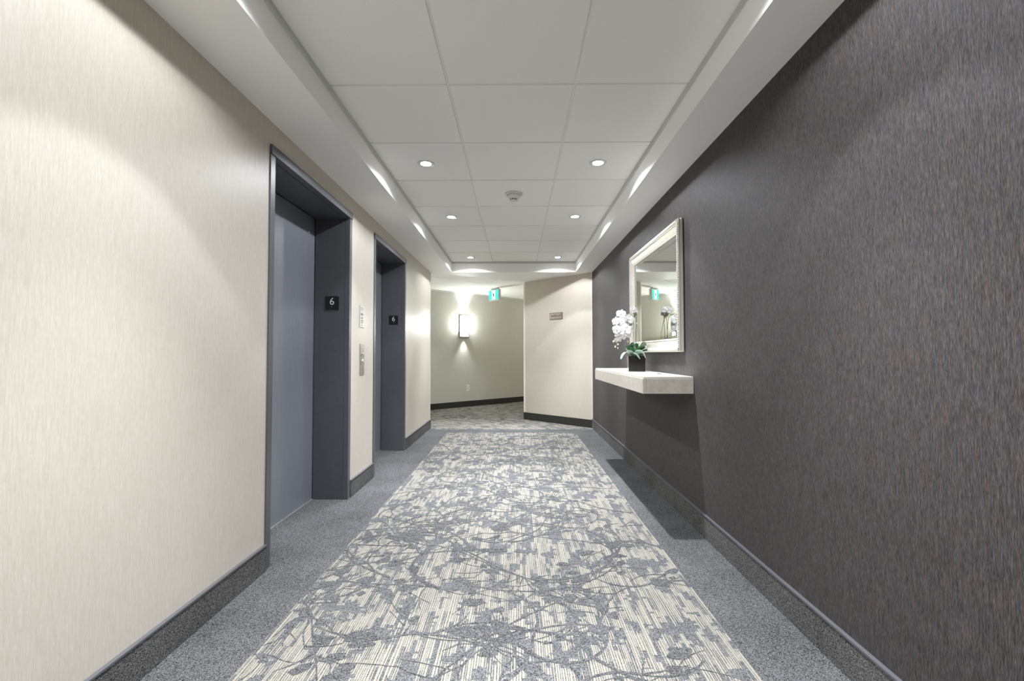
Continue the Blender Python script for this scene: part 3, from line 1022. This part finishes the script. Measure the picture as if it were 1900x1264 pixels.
# ------------------------------------------------------------------ far hall: sconce, outlet, exit sign, room sign
ANG = math.atan2(HD.y, HD.x)                 # local x along the wall, local -y into the hall
def on_far(s):
    p = S0 + HD * s
    return p
SW, SD_, SH = 0.094, 0.085, 0.41
def half(bm, w_, d_, z0, z1, seg=18):
    pts = [(w_ * math.cos(math.pi * i / seg), -0.012 - d_ * math.sin(math.pi * i / seg)) for i in range(seg + 1)]
    prism(bm, pts[::-1], z0, z1)
for s_, lab in ((0.725, 'lit half-round opal wall sconce with metal bands in the far hall'),
                (3.35, 'added unseen sconce round the corner of the angled wall, brightening the hall'),  # this sconce and the next are added out of view to brighten the hall
                (-2.1, 'added unseen sconce down the hall behind the lifts, brightening the hall')):
    p = on_far(s_)
    sc = thing('wall_sconce', lab, 'wall lamp', (p.x, p.y, 1.372), ANG, 'hall wall sconces')
    bm = bmesh.new(); half(bm, SW, SD_, 0.100, SH - 0.006)
    obj('shade', bm, 'shade', sc, False)
    bm = bmesh.new(); half(bm, SW, SD_, 0.008, 0.0995)
    obj('lower_shade', bm, 'shade_low', sc, False)
    part_box('backplate', 'bracket', sc, -SW - 0.004, SW + 0.004, -0.012, -0.0005, 0, SH)
    for z in (0.052, 0.094):
        bm = bmesh.new(); half(bm, SW + 0.006, SD_ + 0.006, z, z + 0.010)
        obj('band', bm, 'bracket', sc)
    part_box('side_rail', 'bracket', sc, -SW - 0.007, -SW - 0.001, -0.024, -0.0005, 0, SH)
    part_box('side_rail', 'bracket', sc, SW + 0.001, SW + 0.007, -0.024, -0.0005, 0, SH)
    part_box('end_bar', 'bracket', sc, -SW - 0.012, SW + 0.012, -0.05, -0.0005, SH, SH + 0.007)
    part_box('end_bar', 'bracket', sc, -SW - 0.012, SW + 0.012, -0.05, -0.0005, -0.007, 0)
    for z, rx in ((SH + 0.02, math.pi), (-0.02, 0.0)):
        o = spot(sc, SCONCE_W if z > 0 else SCONCE_W * 0.45, 36, 1.0, z)
        o.location = (0, -0.06, z)
        o.rotation_euler = (rx, 0, 0)
        o.data.shadow_soft_size = 0.02
    o.data.color = (0.95, 1.0, 0.97)

p = on_far(0.83)
ou = thing('wall_outlet', 'white electrical outlet low on the olive wall below the sconce', 'outlet', (p.x, p.y, 0.31), ANG)
part_box('cover_plate', 'white_plastic', ou, -0.036, 0.036, -0.006, -0.0004, 0, 0.118, bevel=0.002)
for z in (0.036, 0.080):
    rc = part_box('receptacle', 'offwhite_plastic', ou, -0.017, 0.017, -0.0075, -0.0055, z - 0.015, z + 0.015, bevel=0.001)
    for x in (-0.006, 0.006):
        part_box('slot', 'slot', rc, x - 0.0012, x + 0.0012, -0.0079, -0.0074, z - 0.003, z + 0.006)

# exit sign hung across the hall
ES = Vector((-0.39, 8.37))
ex = thing('exit_sign', 'green and white lit exit sign with a running figure, hung from the hall ceiling', 'exit sign', (ES.x, ES.y, 2.008), ANG - math.pi / 2)
ew, eh, et = 0.142, 0.196, 0.052
part_box('housing', 'housing', ex, -ew, ew, -et / 2, et / 2, 0, eh, bevel=0.003)
part_box('mount_canopy', 'housing', ex, -0.10, 0.10, -0.028, 0.028, eh + 0.012, HALLZ - 2.008 - 0.0005, bevel=0.002)
part_box('hanger_stem', 'bracket', ex, -0.012, 0.012, -0.012, 0.012, eh - 0.001, eh + 0.013)
gp = part_box('green_panel', 'exit_green', ex, -ew + 0.012, ew - 0.012, -et / 2 - 0.003, -et / 2 + 0.001, 0.014, eh - 0.014)
wp = part_box('white_panel', 'exit_white', ex, -0.050, 0.050, -et / 2 - 0.0045, -et / 2 - 0.0005, 0.018, eh - 0.018)
bm = bmesh.new()
def stroke(pts, w_):
    for (x0, z0), (x1, z1) in zip(pts, pts[1:]):
        d = Vector((x1 - x0, z1 - z0))
        nn_ = Vector((-d.y, d.x)).normalized() * w_ / 2
        q = [(x0 + nn_.x, z0 + nn_.y), (x1 + nn_.x, z1 + nn_.y), (x1 - nn_.x, z1 - nn_.y), (x0 - nn_.x, z0 - nn_.y)]
        for yy in (-et / 2 - 0.0054,):
            f = [bm.verts.new((a, yy, b)) for a, b in q]
            b_ = [bm.verts.new((a, yy + 0.0008, b)) for a, b in q]
            bm.faces.new(f)
            bm.faces.new(b_[::-1])
            for i in range(4):
                bm.faces.new((f[i], f[(i + 1) % 4], b_[(i + 1) % 4], b_[i]))
stroke([(-0.002, 0.125), (0.004, 0.085)], 0.026)
stroke([(0.004, 0.090), (0.026, 0.066), (0.036, 0.062)], 0.013)
stroke([(0.004, 0.090), (-0.008, 0.060), (-0.022, 0.036)], 0.013)
stroke([(-0.004, 0.122), (-0.022, 0.112), (-0.034, 0.096)], 0.010)
stroke([(-0.002, 0.122), (0.020, 0.104), (0.032, 0.112)], 0.010)
stroke([(-0.016, 0.150), (-0.002, 0.150)], 0.018)
obj('running_figure', bm, 'exit_man', wp)
# room number sign on the angled cream wall
pm = A_CREAM + DC * 0.640
CA = math.atan2(-DC.y, -DC.x)
rs = thing('room_number_sign', 'small metal sign reading 600-624 with a left arrow on the angled wall', 'sign', (pm.x, pm.y, 1.552), CA)
part_box('frame', 'sign_edge', rs, -0.1185, 0.1185, -0.008, -0.0005, 0, 0.100, bevel=0.001)
part_box('face', 'sign_face', rs, -0.110, 0.110, -0.0095, -0.0075, 0.008, 0.092)
me = text_mesh('600-624', 0.047, 0.0005)
me.transform(Matrix.Rotation(math.pi / 2, 4, 'X'))
o = obj('lettering', me, 'sign_text', rs)
o.location = (0.026, -0.0101, 0.050)
bm = bmesh.new()
f = [bm.verts.new(v) for v in ((-0.092, -0.0101, 0.050), (-0.066, -0.0101, 0.033), (-0.066, -0.0101, 0.067))]
b = [bm.verts.new(v.co + Vector((0, 0.0006, 0))) for v in f]
bm.faces.new(f)
bm.faces.new(b[::-1])
for i in range(3):
    bm.faces.new((f[i], f[(i + 1) % 3], b[(i + 1) % 3], b[i]))
obj('arrow', bm, 'sign_text', rs)
